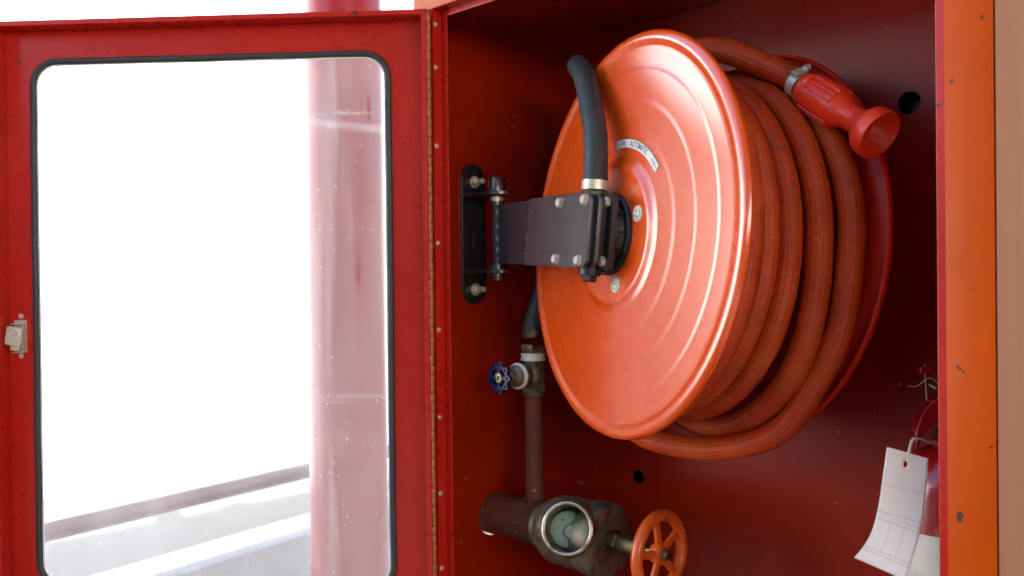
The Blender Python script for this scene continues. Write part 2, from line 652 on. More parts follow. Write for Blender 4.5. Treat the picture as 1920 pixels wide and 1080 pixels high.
b = BM()
box(b, (-4.0, -9.3, FLOOR), (9.0, -9.0, 3.25), .01)
tag(obj('opposite_wall', b, paint('dark_green_wall_paint', (.030, .036, .028), .7, .2)), 'dark painted wall across the yard, facing the cabinet from behind the viewer', 'wall')
b = BM()
box(b, (6.2, -6.5, FLOOR), (6.4, 2.4, 1.75), .01)  # unseen wall added to hold back sky light from the right
tag(obj('sky_block_wall', b, paint('brown_block_wall_paint', (.16, .10, .07), .7, .1)), 'unseen low brown wall added far to the right to cut sky light', 'wall')
rail = empty('handrail', (pc.x, pc.y, PH), 'worn pale pinkish pipe handrail running above the white parapet', 'handrail')
b = BM()
cyl(b, Mp @ V((-7, 0, 1.30 - 0.655)), Mp @ V((2.5, 0, 1.30 - 0.655)), 0.027, seg=24)
obj('rail_tube', b, RAILMETAL, rail)
for s in (-5.2, -3.2, -1.25, 1.4):
    b = BM()
    cyl(b, Mp @ V((s, 0, PH - 0.002)), Mp @ V((s, 0, 1.30 - 0.66)), 0.016)
    obj('rail_post', b, RAILMETAL, rail)

sp = cw(-0.361, 1.98, 0)
stand = empty('standpipe', (sp.x, sp.y, FLOOR), 'thick glossy red vertical standpipe behind the open cabinet door', 'pipe')
b = BM()
lathe(b, [(0, FLOOR), (.084, FLOOR), (.084, 2.9), (0, 2.9)], Matrix.Translation((sp.x, sp.y, 0)), 48)
obj('pipe_barrel', b, STANDRED, stand)
b = BM()
lathe(b, [(.085, FLOOR), (.14, FLOOR), (.14, FLOOR + .02), (.085, FLOOR + .02)], Matrix.Translation((sp.x, sp.y, 0)), 40)
obj('base_flange', b, STANDRED, stand)

roof = empty('added_shade_roof', (2, 0, 2.9), 'unseen flat pale roof slab above the frame, added to shade the cabinet', 'roof')  # unseen roof added to keep direct sun off the cabinet and door
b = BM()
box(b, (0.30, -6.8, 2.9), (6.0, 2.4, 3.05), 0.01)
obj('shade_slab', b, CONCRETE, roof)
for y in (-6.6, 2.2):
    b = BM()
    box(b, (5.6, y - .1, FLOOR), (5.8, y + .1, 2.9), 0.008)
    obj('shade_slab_post', b, WHITEWALL, roof)

b = BM()
box(b, (0.8274, 0.0005, FLOOR), (1.05, 0.24, 2.9), 0.003)
tag(obj('timber_post', b, TAN), 'tan painted timber post with nail holes beside the orange cabinet edge', 'post')
b = BM()
box(b, (-0.03, 0.40, FLOOR), (3.6, 0.55, 2.9), 0.004)
tag(obj('building_wall', b, PARAPET), 'beige masonry wall behind the fire hose cabinet', 'wall')
b = BM()
box(b, (-0.04, 0.004, FLOOR), (0.822, 0.36, 0.60), 0.006)
tag(obj('plinth', b, CONCRETE), 'concrete plinth under the fire hose cabinet', 'plinth')

# ================================================================== CABINET
X0, X1, ZT, ZB = 0.0, 0.782, 1.737, 0.66        # clear opening of the orange front frame
XL, XR, YB, ZC, ZF = -0.034, 0.816, 0.352, 1.750, 0.622
cab = empty('hose_cabinet', (0.39, 0.17, 0.60), 'red and orange steel fire hose cabinet with its glazed door swung open', 'cabinet')
I3 = Matrix.Identity(4)
# left panel with the over-size hole the main pipe comes through
MX = Matrix(((0, 0, 1, 0), (1, 0, 0, 0), (0, 1, 0, 0), (0, 0, 0, 1)))   # (y, z, x) -> world
PIPE_Y, PIPE_Z = 0.157, 0.897
b = BM()
plate(b, [(0.0258, ZF), (YB, ZF), (YB, ZC), (0.0258, ZC)], [circ(PIPE_Y - 0.0012, PIPE_Z - 0.0018, 0.0367)], XL - 0.008, XL, MX)
box(b, (XL - .008, .0236, ZF), (-.015, .0256, ZC))
obj('left_panel', b, RED_IN, cab)
b = BM()
plate(b, [(0.026, ZF + .002), (YB - .002, ZF + .002), (YB - .002, 1.237), (0.026, 1.237)], [circ(PIPE_Y - .0012, PIPE_Z - .0018, .0367)], XL + .0002, XL + .0012, MX)
obj('lower_left_sheet', b, RED_IN, cab)
b = BM()
box(b, (XR, 0.0234, ZF), (XR + 0.008, YB, ZC))
obj('right_panel', b, RED_IN, cab)
b = BM()
box(b, (XL - .008, 0.0234, ZC), (XR + .008, YB + .006, ZC + 0.008))
obj('top_panel', b, RED_IN, cab)
b = BM()
box(b, (XL - .008, 0.0234, ZF - .008), (XR + .008, YB + .006, ZF))
obj('floor_panel', b, RED_IN, cab)
MY = Matrix(((1, 0, 0, 0), (0, 0, 1, 0), (0, 1, 0, 0), (0, 0, 0, 1)))   # (x, z, y) -> world
b = BM()
plate(b, [(XL, ZF), (XR, ZF), (XR, ZC), (XL, ZC)], [circ(0.611, 1.544, .0158), circ(0.134, .953, .0125)], YB, YB + 0.003, MY)
obj('back_panel', b, RED_IN, cab)
for (x, z, r) in ((0.611, 1.544, .0158), (0.134, .953, .0125)):
    b = BM()
    lathe(b, [(r, 0), (r, .03), (0, .03)], Matrix(((1, 0, 0, x), (0, 0, 1, YB + .003), (0, 1, 0, z), (0, 0, 0, 1))), 28)
    obj('dark_hole_backing', b, CASTBLACK, cab)  # black cup added behind each hole to paint its dark inside
# outer skins
b = BM()
box(b, (-0.0448, 0.0022, ZF - .01), (XL - .0082, YB + .006, ZC + .03))
box(b, (XR + .0082, 0.0022, ZF - .01), (0.8268, YB + .006, ZC + .03))
box(b, (XL - .008, 0.03, ZC + .0085), (XR + .008, YB + .006, ZC + .03))
# hole for the pipe in the outer skin is kept simple: the left skin stops round it
b.free()
b = BM()
plate(b, [(0.0300, ZF - .01), (YB + .006, ZF - .01), (YB + .006, ZC + .03), (0.0300, ZC + .03)], [circ(PIPE_Y - .0012, PIPE_Z - .0018, .0380)], -0.0448, XL - .0084, MX)
box(b, (XR + .0084, 0.0022, ZF - .01), (0.8268, YB + .006, ZC + .03))
box(b, (XL - .008, 0.03, ZC + .0086), (XR + .008, YB + .006, ZC + .03))
obj('outer_skin', b, ORANGE, cab)
# orange front frame: one bent sheet with the opening cut in it
b = BM()
box(b, (-.045, 0, ZT + .0005), (.827, .002, 1.782), .0007)
box(b, (X1, 0, ZB), (.827, .002, ZT + .0004), .0007)
box(b, (-.010, 0, ZF - .01), (.827, .002, ZB - .0001), .0007)
obj('front_frame', b, ORANGE, cab)
# red return behind the frame and the inner stop lip
b = BM()
plate(b, [(-.012, ZF), (XR + .008, ZF), (XR + .008, ZC + .02), (-.012, ZC + .02)], [[(X0 - .0005, ZB - .0005), (X1 + .0005, ZB - .0005), (X1 + .0005, ZT + .0005), (X0 - .0005, ZT + .0005)]], 0.0021, 0.0212, MY)
obj('frame_return', b, RED, cab, bev=0.0008)
b = BM()
plate(b, [(-.026, ZF), (XR + .008, ZF), (XR + .008, ZC + .02), (-.026, ZC + .02)], [[(X0 + .0126, ZB + .012), (X1 - .016, ZB + .012), (X1 - .016, ZT - .0095), (X0 + .0126, ZT - .0095)]], 0.0213, 0.0233, MY)
obj('door_stop', b, RED, cab, bev=0.0008)

# piano hinge
hg = BM()
box(hg, (-0.0002, 0.0012, ZB + .005), (0.0009, 0.0195, ZT - .006))
hinge = obj('hinge', hg, RED, cab)
HX, HY = -0.0028, -0.0034
zk = ZT - 0.006
i = 0
km = None
while zk - 0.0152 > ZB + 0.005:
    if km is None or i < 2:
        b = BM()
        rr_ = 0.0033 if i % 2 == 0 else 0.0030
        lathe(b, [(0, 0.0002), (rr_ - .0004, .0002), (rr_, .0008), (rr_, .0142), (rr_ - .0004, .0148), (0, .0148)], Matrix.Translation((HX, HY, 0)), 12)
        k = obj('knuckle', b, KNUCKLE, hinge)
        k.location.z = 0
        if i == 0:
            km = k
        else:
            km2 = k
    else:
        src = km if i % 2 == 0 else km2
        k = src.copy()
        S.collection.objects.link(k)
        k.parent = hinge
    k.location = (0.0004 * math.sin(i * 2.4) * .5, 0.0003 * math.sin(i * 1.7), zk - 0.0152)
    zk -= 0.0152
    i += 1
for y in (49, 129, 276, 457, 620, 783, 926, 1067, 1210):
    z = 1.30 + (531.6 - y) / 1700 * 1.457
    b = BM()
    M = axis_frame((0.0009, 0.0072, z), (1, 0, 0))
    lathe(b, [(0, .0006), (.0012, .0006), (.0016, .0013), (.0032, .0013), (.0040, .0006), (.0041, 0), (0, 0)], M, 16)
    obj('screw', b, ZINC, hinge)

# ---- the door, swung open about the hinge
th = R(221.6)
dd = V((math.cos(th), math.sin(th), 0))
dn = V((-dd.y, dd.x, 0))
if dn.dot(CAM - V((HX, HY, 0))) < 0:
    dn = -dn
DM = Matrix(((dd.x, 0, dn.x, -.004), (dd.y, 0, dn.y, -.004), (0, 1, 0, 0), (0, 0, 0, 1)))   # (u, v, w)
U0, U1, V1, V0 = 0.0025, 0.731, 1.738, 0.655
door_b = BM()
win = rrect(0.0755, 0.80, 0.6700, 1.6740, 0.036, 8)
plate(door_b, [(U0, V0), (U1, V0), (U1, V1), (U0, V1)], [win], -0.0372, -0.0350, DM)
door = obj('door', door_b, RED, cab)
b = BM()
# folded edge: four lips mitred at the corners
LW = 0.0085
def lip(pts):
    plate(b, pts, [], -0.0349, 0.0, DM)
plate(b, [(U0, V0), (U1, V0), (U1, V1), (U0, V1)], [[(U0 + LW, V0 + LW), (U1 - LW - .002, V0 + LW), (U1 - LW - .002, V1 - LW), (U0 + LW, V1 - LW)]], -0.0349, 0.0, DM)
obj('folded_edge', b, RED, door, bev=0.0009)
for (a, c) in (((U0, V1), (U0 + LW, V1 - LW)), ((U1, V1), (U1 - LW - .002, V1 - LW))):
    b = BM()
    A, Cc = DM @ V((a[0], a[1], 0.0001)), DM @ V((c[0], c[1], 0.0001))
    M = frame(A, Cc - A, dn.cross(Cc - A))
    box(b, (0.0003, -.0004, -.001), ((Cc - A).length - .0003, .0004, .0002), 0, M)
    obj('mitre_seam', b, INK, door)
# gasket
b = BM()
def gasket_path(off):
    return rrect(0.0720 + off, 0.7965 + off, 0.6735 - off, 1.6775 - off, 0.040 - off, 10)
gp = gasket_path(0)
random.seed(3)
n_ = len(gp)
pts = []
for i in range(n_):
    a, c = V((*gp[i], 0)), V((*gp[(i + 1) % n_], 0))
    m = max(1, int((c - a).length / 0.02))
    for k in range(m):
        q = a.lerp(c, k / m)
        wob = noise.noise(q * 9.0) * 0.0012
        pts.append((q, wob))
prof = [(-.0052, -.0348), (-.0050, -.0318), (-.0030, -.0296), (0, -.0290), (.0030, -.0296), (.0050, -.0318), (.0052, -.0348)]
rings = []
cx_, cy_ = 0.3728, 1.237
for i, (q, wob) in enumerate(pts):
    a, c = pts[i - 1][0], pts[(i + 1) % len(pts)][0]
    t = (c - a).normalized()
    nn = V((t.y, -t.x, 0))
    rings.append([b.verts.new(DM @ V((q.x + nn.x * (o + wob), q.y + nn.y * (o + wob), w_))) for o, w_ in prof])
for i in range(len(rings)):
    j = (i + 1) % len(rings)
    for k in range(len(prof) - 1):
        b.faces.new([rings[i][k], rings[i][k + 1], rings[j][k + 1], rings[j][k]])
obj('gasket', b, RUBBER, door, smooth=50)
# white sealant bead inside the gasket
b = BM()
plate(b, rrect(0.0765, 0.801, 0.669, 1.673, 0.035, 8), [rrect(0.0792, 0.8037, 0.6663, 1.6703, 0.033, 8)], -0.0362, -0.0341, DM)
obj('sealant_bead', b, WHITEPL, door)
b = BM()
plate(b, rrect(0.0757, 0.8002, 0.6698, 1.6738, 0.0358, 8), [], -0.0371, -0.0352, DM)
obj('window_pane', b, PANE, door, smooth=0)
# latch on the left stile
LU, LV = 0.7015, 1.218
b = BM()
plate(b, rrect(LU - .0105, LV - .027, LU + .0105, LV + .027, .0015, 3), [], -.0348, -.0333, DM)
box(b, (LU - .0098, LV + .020, -.0333), (LU + .0098, LV + .0215, -.022), .0004, DM)
box(b, (LU - .0098, LV - .0275, -.0333), (LU + .0098, LV - .026, -.022), .0004, DM)
box(b, (LU - .0098, LV - .027, -.0333), (LU - .0083, LV + .021, -.023), .0004, DM)
obj('latch_bracket', b, ZINC, door)
b = BM()
rot = Matrix.Translation((LU + .002, LV + .001, 0)) @ Matrix.Rotation(R(9), 4, 'Z')
plate(b, rrect(-.0135, -.0155, .0135, .0155, .004, 5), [], -.0215, -.0165, DM @ rot)
obj('latch_knob', b, LATCHTAN, door, bev=.0008)
b = BM()
lathe(b, [(.0035, -.0164), (.0045, -.0157), (.0055, -.0164)], DM @ rot @ Matrix.Translation((-.002, .0075, 0)), 20)
lathe(b, [(.0030, -.0164), (.0038, -.0158), (.0046, -.0164)], DM @ rot @ Matrix.Translation((.0045, .004, 0)), 20)
lathe(b, [(.0070, -.0164), (.0085, -.0154), (.0100, -.0164)], DM @ rot @ Matrix.Translation((-.001, .002, 0)), 20, a0=R(20), a1=R(170))
obj('latch_thumb_ring', b, ZINC, door)
b = BM()
plate(b, [(-.004, -.024), (.011, -.0235), (.0125, -.012), (-.006, -.012)], [], -.0330, -.0220, DM @ Matrix.Translation((LU, LV, 0)))
obj('latch_bolt', b, LATCHTAN, door, bev=.0008)
for s in (1, -1):
    b = BM()
    lathe(b, [(0, .0030), (.0030, .0024), (.0046, 0), (0, 0)], DM @ Matrix.Translation((LU, LV + s * .0335, -.0349)), 16)
    box(b, (-.0032, -.0005, .0022), (.0032, .0005, .0032), 0, DM @ Matrix.Translation((LU, LV + s * .0335, -.0349)) @ Matrix.Rotation(.6, 4, 'Z'))
    obj('latch_screw', b, ZINC, door)

# ================================================================== HOSE REEL
c0 = V((.34408, .03763, 1.36199))
ra, rs = .38445, .07825
e_ = V((math.cos(ra), -math.sin(ra), 0))
nh = V((math.sin(ra), math.cos(ra), 0))
n_in = nh * math.cos(rs) - V((0, 0, 1)) * math.sin(rs)
k_ = V((0, 0, 1)) * math.cos(rs) + nh * math.sin(rs)
RM = Matrix(((e_.x, k_.x, -n_in.x, c0.x), (e_.y, k_.y, -n_in.y, c0.y), (e_.z, k_.z, -n_in.z, c0.z), (0, 0, 0, 1)))   # x right, y up, z towards the viewer


def RL(x, y, z):
    return RM @ V((x, y, z))


reel = empty('hose_reel', (-.034, .112, 1.38), 'orange swing-out hose reel on a black wall bracket', 'hose reel')
front = [(0, .0120), (.080, .0120), (.0850, .0119), (.0890, .0121), (.0930, .0116), (.0995, .0082), (.106, .0061), (.1340, .0046), (.1375, .00452), (.1410, .0038), (.1445, .0036), (.1800, .00185), (.1832, .0013), (.1864, .00112), (.2230, -.0007), (.2260, -.0014), (.2295, -.00135), (.2500, -.0022), (.2545, -.0020), (.2585, -.0007), (.2620, .0003), (.2660, .0004), (.2700, -.0006), (.2730, -.0024), (.2748, -.0056), (.2748, -.0090), (.2730, -.0115)]
back = [(.2708, -.0120), (.2722, -.0085), (.2700, -.0035), (.2640, .0002), (.2600, -.0012), (.2520, -.0082), (.240, -.0080), (.10, .0020), (.09, .0100), (0, .0100)]
def support(prof, d=.0012):
    out = [prof[0]]
    for p, q in zip(prof, prof[1:]):
        L = math.hypot(q[0] - p[0], q[1] - p[1])
        if L > 3 * d:
            for f in (d / L, 1 - d / L):
                out.append((p[0] + (q[0] - p[0]) * f, p[1] + (q[1] - p[1]) * f))
        out.append(q)
    return out


front = support(front)
b = BM()
lathe(b, front + back, RM, 144)
disc = obj('front_disc', b, REEL, reel, smooth=60)
# back disc: mirrored, darker red inside
b = BM()
T2 = .216
Mb = RM @ Matrix.Translation((0, 0, -T2)) @ Matrix.Rotation(math.pi, 4, 'Y')
lathe(b, front + back, Mb, 96)
obj('back_disc', b, REEL_BACK, reel, smooth=60)
b = BM()
cyl(b, RL(0, 0, -.004), RL(0, 0, -T2 + .004), .125, seg=48)
obj('drum', b, REEL_BACK, reel)
# scratches/dents stay in the enamel; the four disc screws
for a in (19, 109, 199, 287):
    x, y = .0715 * math.cos(R(a)), .0715 * math.sin(R(a))
    M = RM @ Matrix.Translation((x, y, .0121)) @ Matrix.Rotation(random.random() * 3, 4, 'Z')
    b = BM()
    lathe(b, [(0, 0), (.0108, 0), (.0106, .0014), (.0078, .0016), (.0074, .0030), (.0050, .0046), (0, .0052)], M, 24)
    s = obj('disc_screw', b, IVORY, disc)
    b = BM()
    box(b, (-.0058, -.0007, .0030), (.0058, .0007, .0050), 0, M)
    box(b, (-.0007, -.0058, .0030), (.0007, -.0008, .0050), 0, M)
    obj('screw_slot', b, INK, disc)
# instruction label: an arc strip of white with a black rim
def arc(r0_, r1_, a0, a1, n=28):
    return [(r1_ * math.cos(R(a0 + (a1 - a0) * i / n)), r1_ * math.sin(R(a0 + (a1 - a0) * i / n))) for i in range(n + 1)] + [(r0_ * math.cos(R(a1 + (a0 - a1) * i / n)), r0_ * math.sin(R(a1 + (a0 - a1) * i / n))) for i in range(n + 1)]
rc = .1238
b = BM()
plate(b, arc(rc - .0066, rc + .0066, 38.5, 95.5), [], .0046, .0052, RM)
lab = obj('instruction_label', b, INK, reel, smooth=0)
b = BM()
plate(b, arc(rc - .0056, rc + .0056, 39.2, 94.8), [], .0052, .0055, RM)
obj('label_face', b, LABELWHITE, lab, smooth=0)
def warp(amid, z=.0057):
    def f(x, y):
        a = R(amid) - x / rc
        r = rc + y
        return RL(r * math.cos(a), r * math.sin(a), z)
    return f
text_obj('AUTOMATIC', .0108, warp(66.5), INK, 'label_letters', lab, .70, .00025)
text_obj('OFF', .0066, warp(86.5), INK, 'label_letters', lab, 1.0, .00005)
text_obj('ON', .0066, warp(45.6), INK, 'label_letters', lab, 1.0, .00005)
for (am, sgn) in ((92.0, 1), (41.4, -1)):
    b = BM()
    ww = warp(am)
    L_ = .0030
    for quad in ([(-L_, -.0003), (L_, -.0003), (L_, .0003), (-L_, .0003)], [(-L_ * sgn, 0), (-L_ * sgn + .0016 * sgn, .0014), (-L_ * sgn + .0016 * sgn, -.0014)]):
        b.faces.new([b.verts.new(ww(x, y)) for x, y in quad])
    obj('label_arrow', b, INK, lab, smooth=0)

# hub and the valve body in front of it
b = BM()
lathe(b, [(0, .012), (.0560, .012), (.0560, .0165), (.0540, .0185), (.0465, .0190), (.0450, .0225), (.0450, .030), (.0, .030)], RM, 56)
hub = obj('hub_cover', b, CASTBLACK, reel)
b = BM()
for a in range(0, 360, 30):
    M = RM @ Matrix.Rotation(R(a), 4, 'Z')
    box(b, (.020, -.0016, .020), (.052, .0016, .0265), .0005, M)
obj('hub_rib', b, CASTBLACK, hub)
TW = Matrix.Translation((0, .001, 0)) @ Matrix.Rotation(R(-2.4), 4, 'Z')
AM = RM @ TW
b = BM()
plate(b, rrect(-.046, -.050, .046, .050, .008, 5), [], .030, .0385, AM)
plate(b, rrect(-.032, -.046, .032, .046, .010, 5), [], .0385, .0505, AM)
valve = obj('valve_body', b, CASTBLACK, reel, bev=.0012)
for (x, y) in ((.0335, .0385), (.0335, -.0395), (-.037, .040), (-.037, -.040)):
    b = BM()
    hexbolt(b, AM @ V((x, y, .0386)), -n_in, .0068, .0062)
    obj('valve_bolt', b, ZINC, valve)
b = BM()
cyl(b, AM @ V((.008, -.047, .044)), AM @ V((.008, -.059, .044)), .0150, seg=28, bev=.001)
hexbolt(b, AM @ V((.008, -.0585, .044)), AM.to_3x3() @ V((0, -1, 0)), .0112, .009)
obj('drain_plug', b, CASTBLACK, valve)
b = BM()
cyl(b, AM @ V((.0, .045, .041)), AM @ V((.0, .0535, .041)), .0190, seg=6)
obj('inlet_fitting', b, BRASS, valve)
# arm: two plates, the front one with cut corners
def chamf(x0, y0, x1, y1, r):
    return [(x0, y0), (x1 - r, y0), (x1, y0 + r), (x1, y1 - r), (x1 - r, y1), (x0, y1)]
b = BM()
plate(b, chamf(-.150, -.0485, .041, .0485, .007), [], .0506, .0556, AM)
obj('rear_arm_plate', b, BLACK, reel, bev=.0008)
b = BM()
plate(b, chamf(-.164, -.0500, .0335, .0500, .0085), [], .0600, .0650, AM)
arm = obj('front_arm_plate', b, BLACK, reel, bev=.0010)
b = BM()
plate(b, chamf(-.15, -.047, .030, .047, .007), [], .0557, .0599, AM)
obj('arm_spacer', b, CASTBLACK, reel)
for (x, y) in ((-.052, .0385), (.0215, .0395), (-.052, -.0395), (.0165, -.0405)):
    b = BM()
    hexbolt(b, AM @ V((x, y, .0651)), -n_in, .0068, .0058, washer=.0074)
    obj('arm_bolt', b, ZINC, arm)
# welded link from the pivot barrel to the arm plates
PX, PY = .030, .112
wl = AM @ V((-.160, 0, .057))
ld = V((wl.x - PX, wl.y - PY, 0))
LL = ld.length
ldn = ld.normalized()
LMx = Matrix(((ldn.x, 0, -ldn.y * -1, PX), (ldn.y, 0, -ldn.x, PY), (0, 1, 0, 0), (0, 0, 0, 1)))   # (along, z, outwards)
zl = wl.z
b = BM()
plate(b, [(.006, 1.3315), (LL + .012, zl - .0495), (LL + .012, zl + .0475), (.006, 1.4285)], [], -.004, .003, LMx)
obj('link_plate', b, BLACK, reel, bev=.0008)
# weld beads: irregular runs
def weld(p, q, r, n=26):
    b = BM()
    p, q = V(p), V(q)
    pts = []
    for i in range(n + 1):
        t = i / n
        pts.append(p.lerp(q, t) + V((noise.noise(V((i * .9, 1, 2))), noise.noise(V((i * .9, 5, 2))), 0)) * r * .35)
    sweep(b, pts, lambda L: r * (1 + .35 * math.sin(L * 1500) + .3 * noise.noise(V((L * 400, 3, 1)))), 8)
    return b
ex = AM @ V((-.1655, .046, .0600))
ex2 = AM @ V((-.1655, -.046, .0600))
obj('weld_bead', weld(ex, ex2, .0046), WELD, reel)
px_, py_ = PX + ldn.x * .009 - -ldn.y * -.004, PY + ldn.y * .009 - ldn.x * .0045
obj('weld_bead', weld((px_, py_, 1.425), (px_, py_, 1.337), .0034), WELD, reel)
# pivot barrel, pin and cap
b = BM()
cyl(b, (PX, PY, 1.329), (PX, PY, 1.434), .0085, seg=24)
obj('pivot_barrel', b, BLACK, reel)
b = BM()
cyl(b, (PX, PY, 1.434), (PX, PY, 1.442), .0105, seg=24)
cyl(b, (PX, PY, 1.4365), (PX, PY, 1.440), .0118, seg=24)
obj('pivot_collar', b, ZINC, reel)
b = BM()
lathe(b, [(0, 1.4494), (.0175, 1.4494), (.0175, 1.4525), (.0150, 1.4530), (.0146, 1.4715), (.0138, 1.4730), (0, 1.4730)], Matrix.Translation((PX, PY, 0)), 28)
obj('pivot_cap', b, BLACK, reel)
b = BM()
lathe(b, [(0, 1.3145), (.0130, 1.3145), (.0130, 1.3095), (.0105, 1.3090), (.0105, 1.3030), (0, 1.3030)], Matrix.Translation((PX, PY, 0)), 28)
obj('pivot_nut', b, BLACK, reel)
b = BM()
lathe(b, [(0, 1.3206), (.0150, 1.3206), (.0150, 1.3285), (0, 1.3285)], Matrix.Translation((PX, PY, 0)), 28)
obj('pivot_washer', b, BLACK, reel)
# wall bracket with slotted, round-ended back plate and two tabs
b = BM()
plate(b, rrect(.0850, 1.2625, .1390, 1.5020, .0268, 10), [rrect(.1065, 1.360, .1115, 1.385, .0022, 4)], XL + .0025, XL + .0075, MX)
brk = obj('wall_bracket', b, BLACK, reel, bev=.0010)
b = BM()
plate(b, rrect(.0785, 1.2565, .1455, 1.4985, .0005, 1), [], XL + .0014, XL + .0024, MX)
obj('backing_sheet', b, RED_IN, brk)
for z in (1.4440, 1.3150):
    b = BM()
    pts = [(XL + .0076, PY - .026), (XL + .0076, PY + .026)]
    tip = [(PX + .0245 * math.cos(R(a)) + .006, PY + .0245 * math.sin(R(a))) for a in range(80, -81, -10)]
    plate(b, [pts[0]] + tip[::-1] + [pts[1]], [], z, z + .0052, I3)
    obj('bracket_tab', b, BLACK, brk, bev=.0008)
for z in (1.471, 1.288):
    b = BM()
    hexbolt(b, (XL + .0076, .1135, z), (1, 0, 0), .0085, .0075, washer=.0105, stub=.013)
    obj('bracket_bolt', b, ZINC, brk)

# black feed hose: out of the valve, over the rim of the disc and down behind it to the stop valve
fp = [RL(0, .0525, .041), RL(.0, .074, .041), (.3185, .0205, 1.500), (.288, .047, 1.553), (.250, .079, 1.6020), (.212, .111, 1.6260), (.177, .154, 1.6355), (.151, .199, 1.6280), (.132, .226, 1.590), (.118, .236, 1.53), (.088, .220, 1.41), (.068, .182, 1.29), (.063, .160, 1.225), (.0635, .157, 1.205)]
fpts = catmull(fp, .006)
b = BM()
marks = [.02 + .0305 * i + .004 * math.sin(i * 2.1) for i in range(30)]
def frad(L):
    r = .0166
    for m in marks:
        d = L - m
        if 0 <= d < .004:
            r += .0008 * (1 - d / .004)
    return r
sweep(b, catmull(fp, .0022), frad, 22)
fh = obj('feed_hose', b, RUBBER, reel, smooth=60)
b = BM()
ax = (RL(0, .074, .041) - RL(0, .0525, .041)).normalized()
lathe(b, [(.0170, 0), (.0181, 0), (.0181, .0125), (.0170, .0125)], axis_frame(RL(0, .0570, .041), ax), 32, closed=True)
box(b, (-.006, .0177, .0015), (.006, .0232, .011), .001, axis_frame(RL(0, .0570, .041), ax) @ Matrix.Rotation(2.4, 4, 'Z'))
obj('hose_clamp', b, ZINC, fh)

# ================================================================== RED HOSE AND NOZZLE
fire = empty('fire_hose', RL(0, -.28, -.1), 'dusty orange-red rubber fire hose coiled on the reel', 'hose')


def lerp_table(tab, x):
    for (a, va), (c, vc) in zip(tab, tab[1:]):
        if x <= c:
            f = (x - a) / (c - a)
            f = f * f * (3 - 2 * f)
            return va + (vc - va) * f
    return tab[-1][1]


# u counts turns (whole numbers at the right-hand side), going clockwise seen from the front
hp = []
HR = .0164
r_in = .187
N = 56
for i in range(int(6 * N)):                     # inner layer, from back to front
    u = i / N
    a = -2 * math.pi * u
    t = .192 - .0335 * u * (5.0 / 6) * 1.0
    hp.append(RL(r_in * math.cos(a), r_in * math.sin(a), -t))
tab_r = [(0, .226), (.6, .232), (1, .234), (2, .2225), (3, .2205), (3.15, .226), (3.3, .226), (4, .231), (4.13, .252), (4.24, .249), (4.45, .236), (4.8, .236), (5, .2475), (5.10, .2680), (5.155, .2895), (5.22, .2865), (5.29, .286), (5.45, .270), (5.60, .258), (5.70, .262)]
tab_t = [(0, .030), (.5, .026), (1, .034), (2, .0685), (3, .1035), (4, .1385), (5, .1735), (5.10, .1700), (5.155, .158), (5.22, .134), (5.29, .090), (5.45, .065), (5.60, .070), (5.70, .085)]
# linear in t between whole turns, eased elsewhere
for i in range(int(.5 * N), int(5.70 * N) + 1):
    u = i / N
    a = -2 * math.pi * u
    r = lerp_table(tab_r, u)
    if 1 <= u <= 5:
        f = u - math.floor(u)
        t0_, t1_ = .034 + .035 * (math.floor(u) - 1), .034 + .035 * math.floor(u)
        t = t0_ + (t1_ - t0_) * f if u < 5 else .174
    else:
        t = lerp_table(tab_t, u)
    if u < 5:
        r += -.007 * math.sin(a) * (1 if u > 1 else 0) + .0022 * noise.noise(V((u * 3.1, 7.7, 0)))
        t += .0016 * noise.noise(V((u * 2.3, 1.7, 3)))
    hp.append(RL(r * math.cos(a), r * math.sin(a), -t))
# free end over the top to the clamp and the nozzle
P1 = V((.562, .127, 1.544))
tipP = CAM + (fw + rt * ((1650 - 960) / 1700) + up * ((540 - 255) / 1700)) * 1.040
nd = (tipP - P1).normalized()
hp += [RL(-.035, .2620, -.088), RL(.008, .2635, -.090), RL(.047, .2592, -.094), RL(.085, .2480, -.103), RL(.128, .2245, -.125), P1 - nd * .018 + V((0, 0, .003)), P1 + nd * .014]
# smooth everything a little
pts = catmull(hp[:int(6 * N)] + hp[int(6 * N):], .012)
b = BM()
sweep(b, pts, HR, 18)
tube = obj('hose_tube', b, HOSE, fire, smooth=60)
# worm-drive clamp
CM = axis_frame(P1 + nd * .001, nd)
b = BM()
lathe(b, [(HR + .0003, -.0065), (HR + .0014, -.0065), (HR + .0014, .0065), (HR + .0003, .0065)], CM, 36, closed=True)
obj('hose_clamp', b, ZINC, fire)
b = BM()
q = CM.inverted() @ (P1 + V((-.2, -.35, 1)).normalized() * .1)
ang = math.atan2(q.y, q.x)
CS = CM @ Matrix.Rotation(ang - math.pi / 2, 4, 'Z')
box(b, (-.011, HR + .0012, -.0062), (.008, HR + .0050, .0062), .0012, CS)
cyl(b, CS @ V((.007, HR + .0046, 0)), CS @ V((.0135, HR + .0046, 0)), .0042, seg=12)
obj('clamp_screw', b, ZINC, fire)
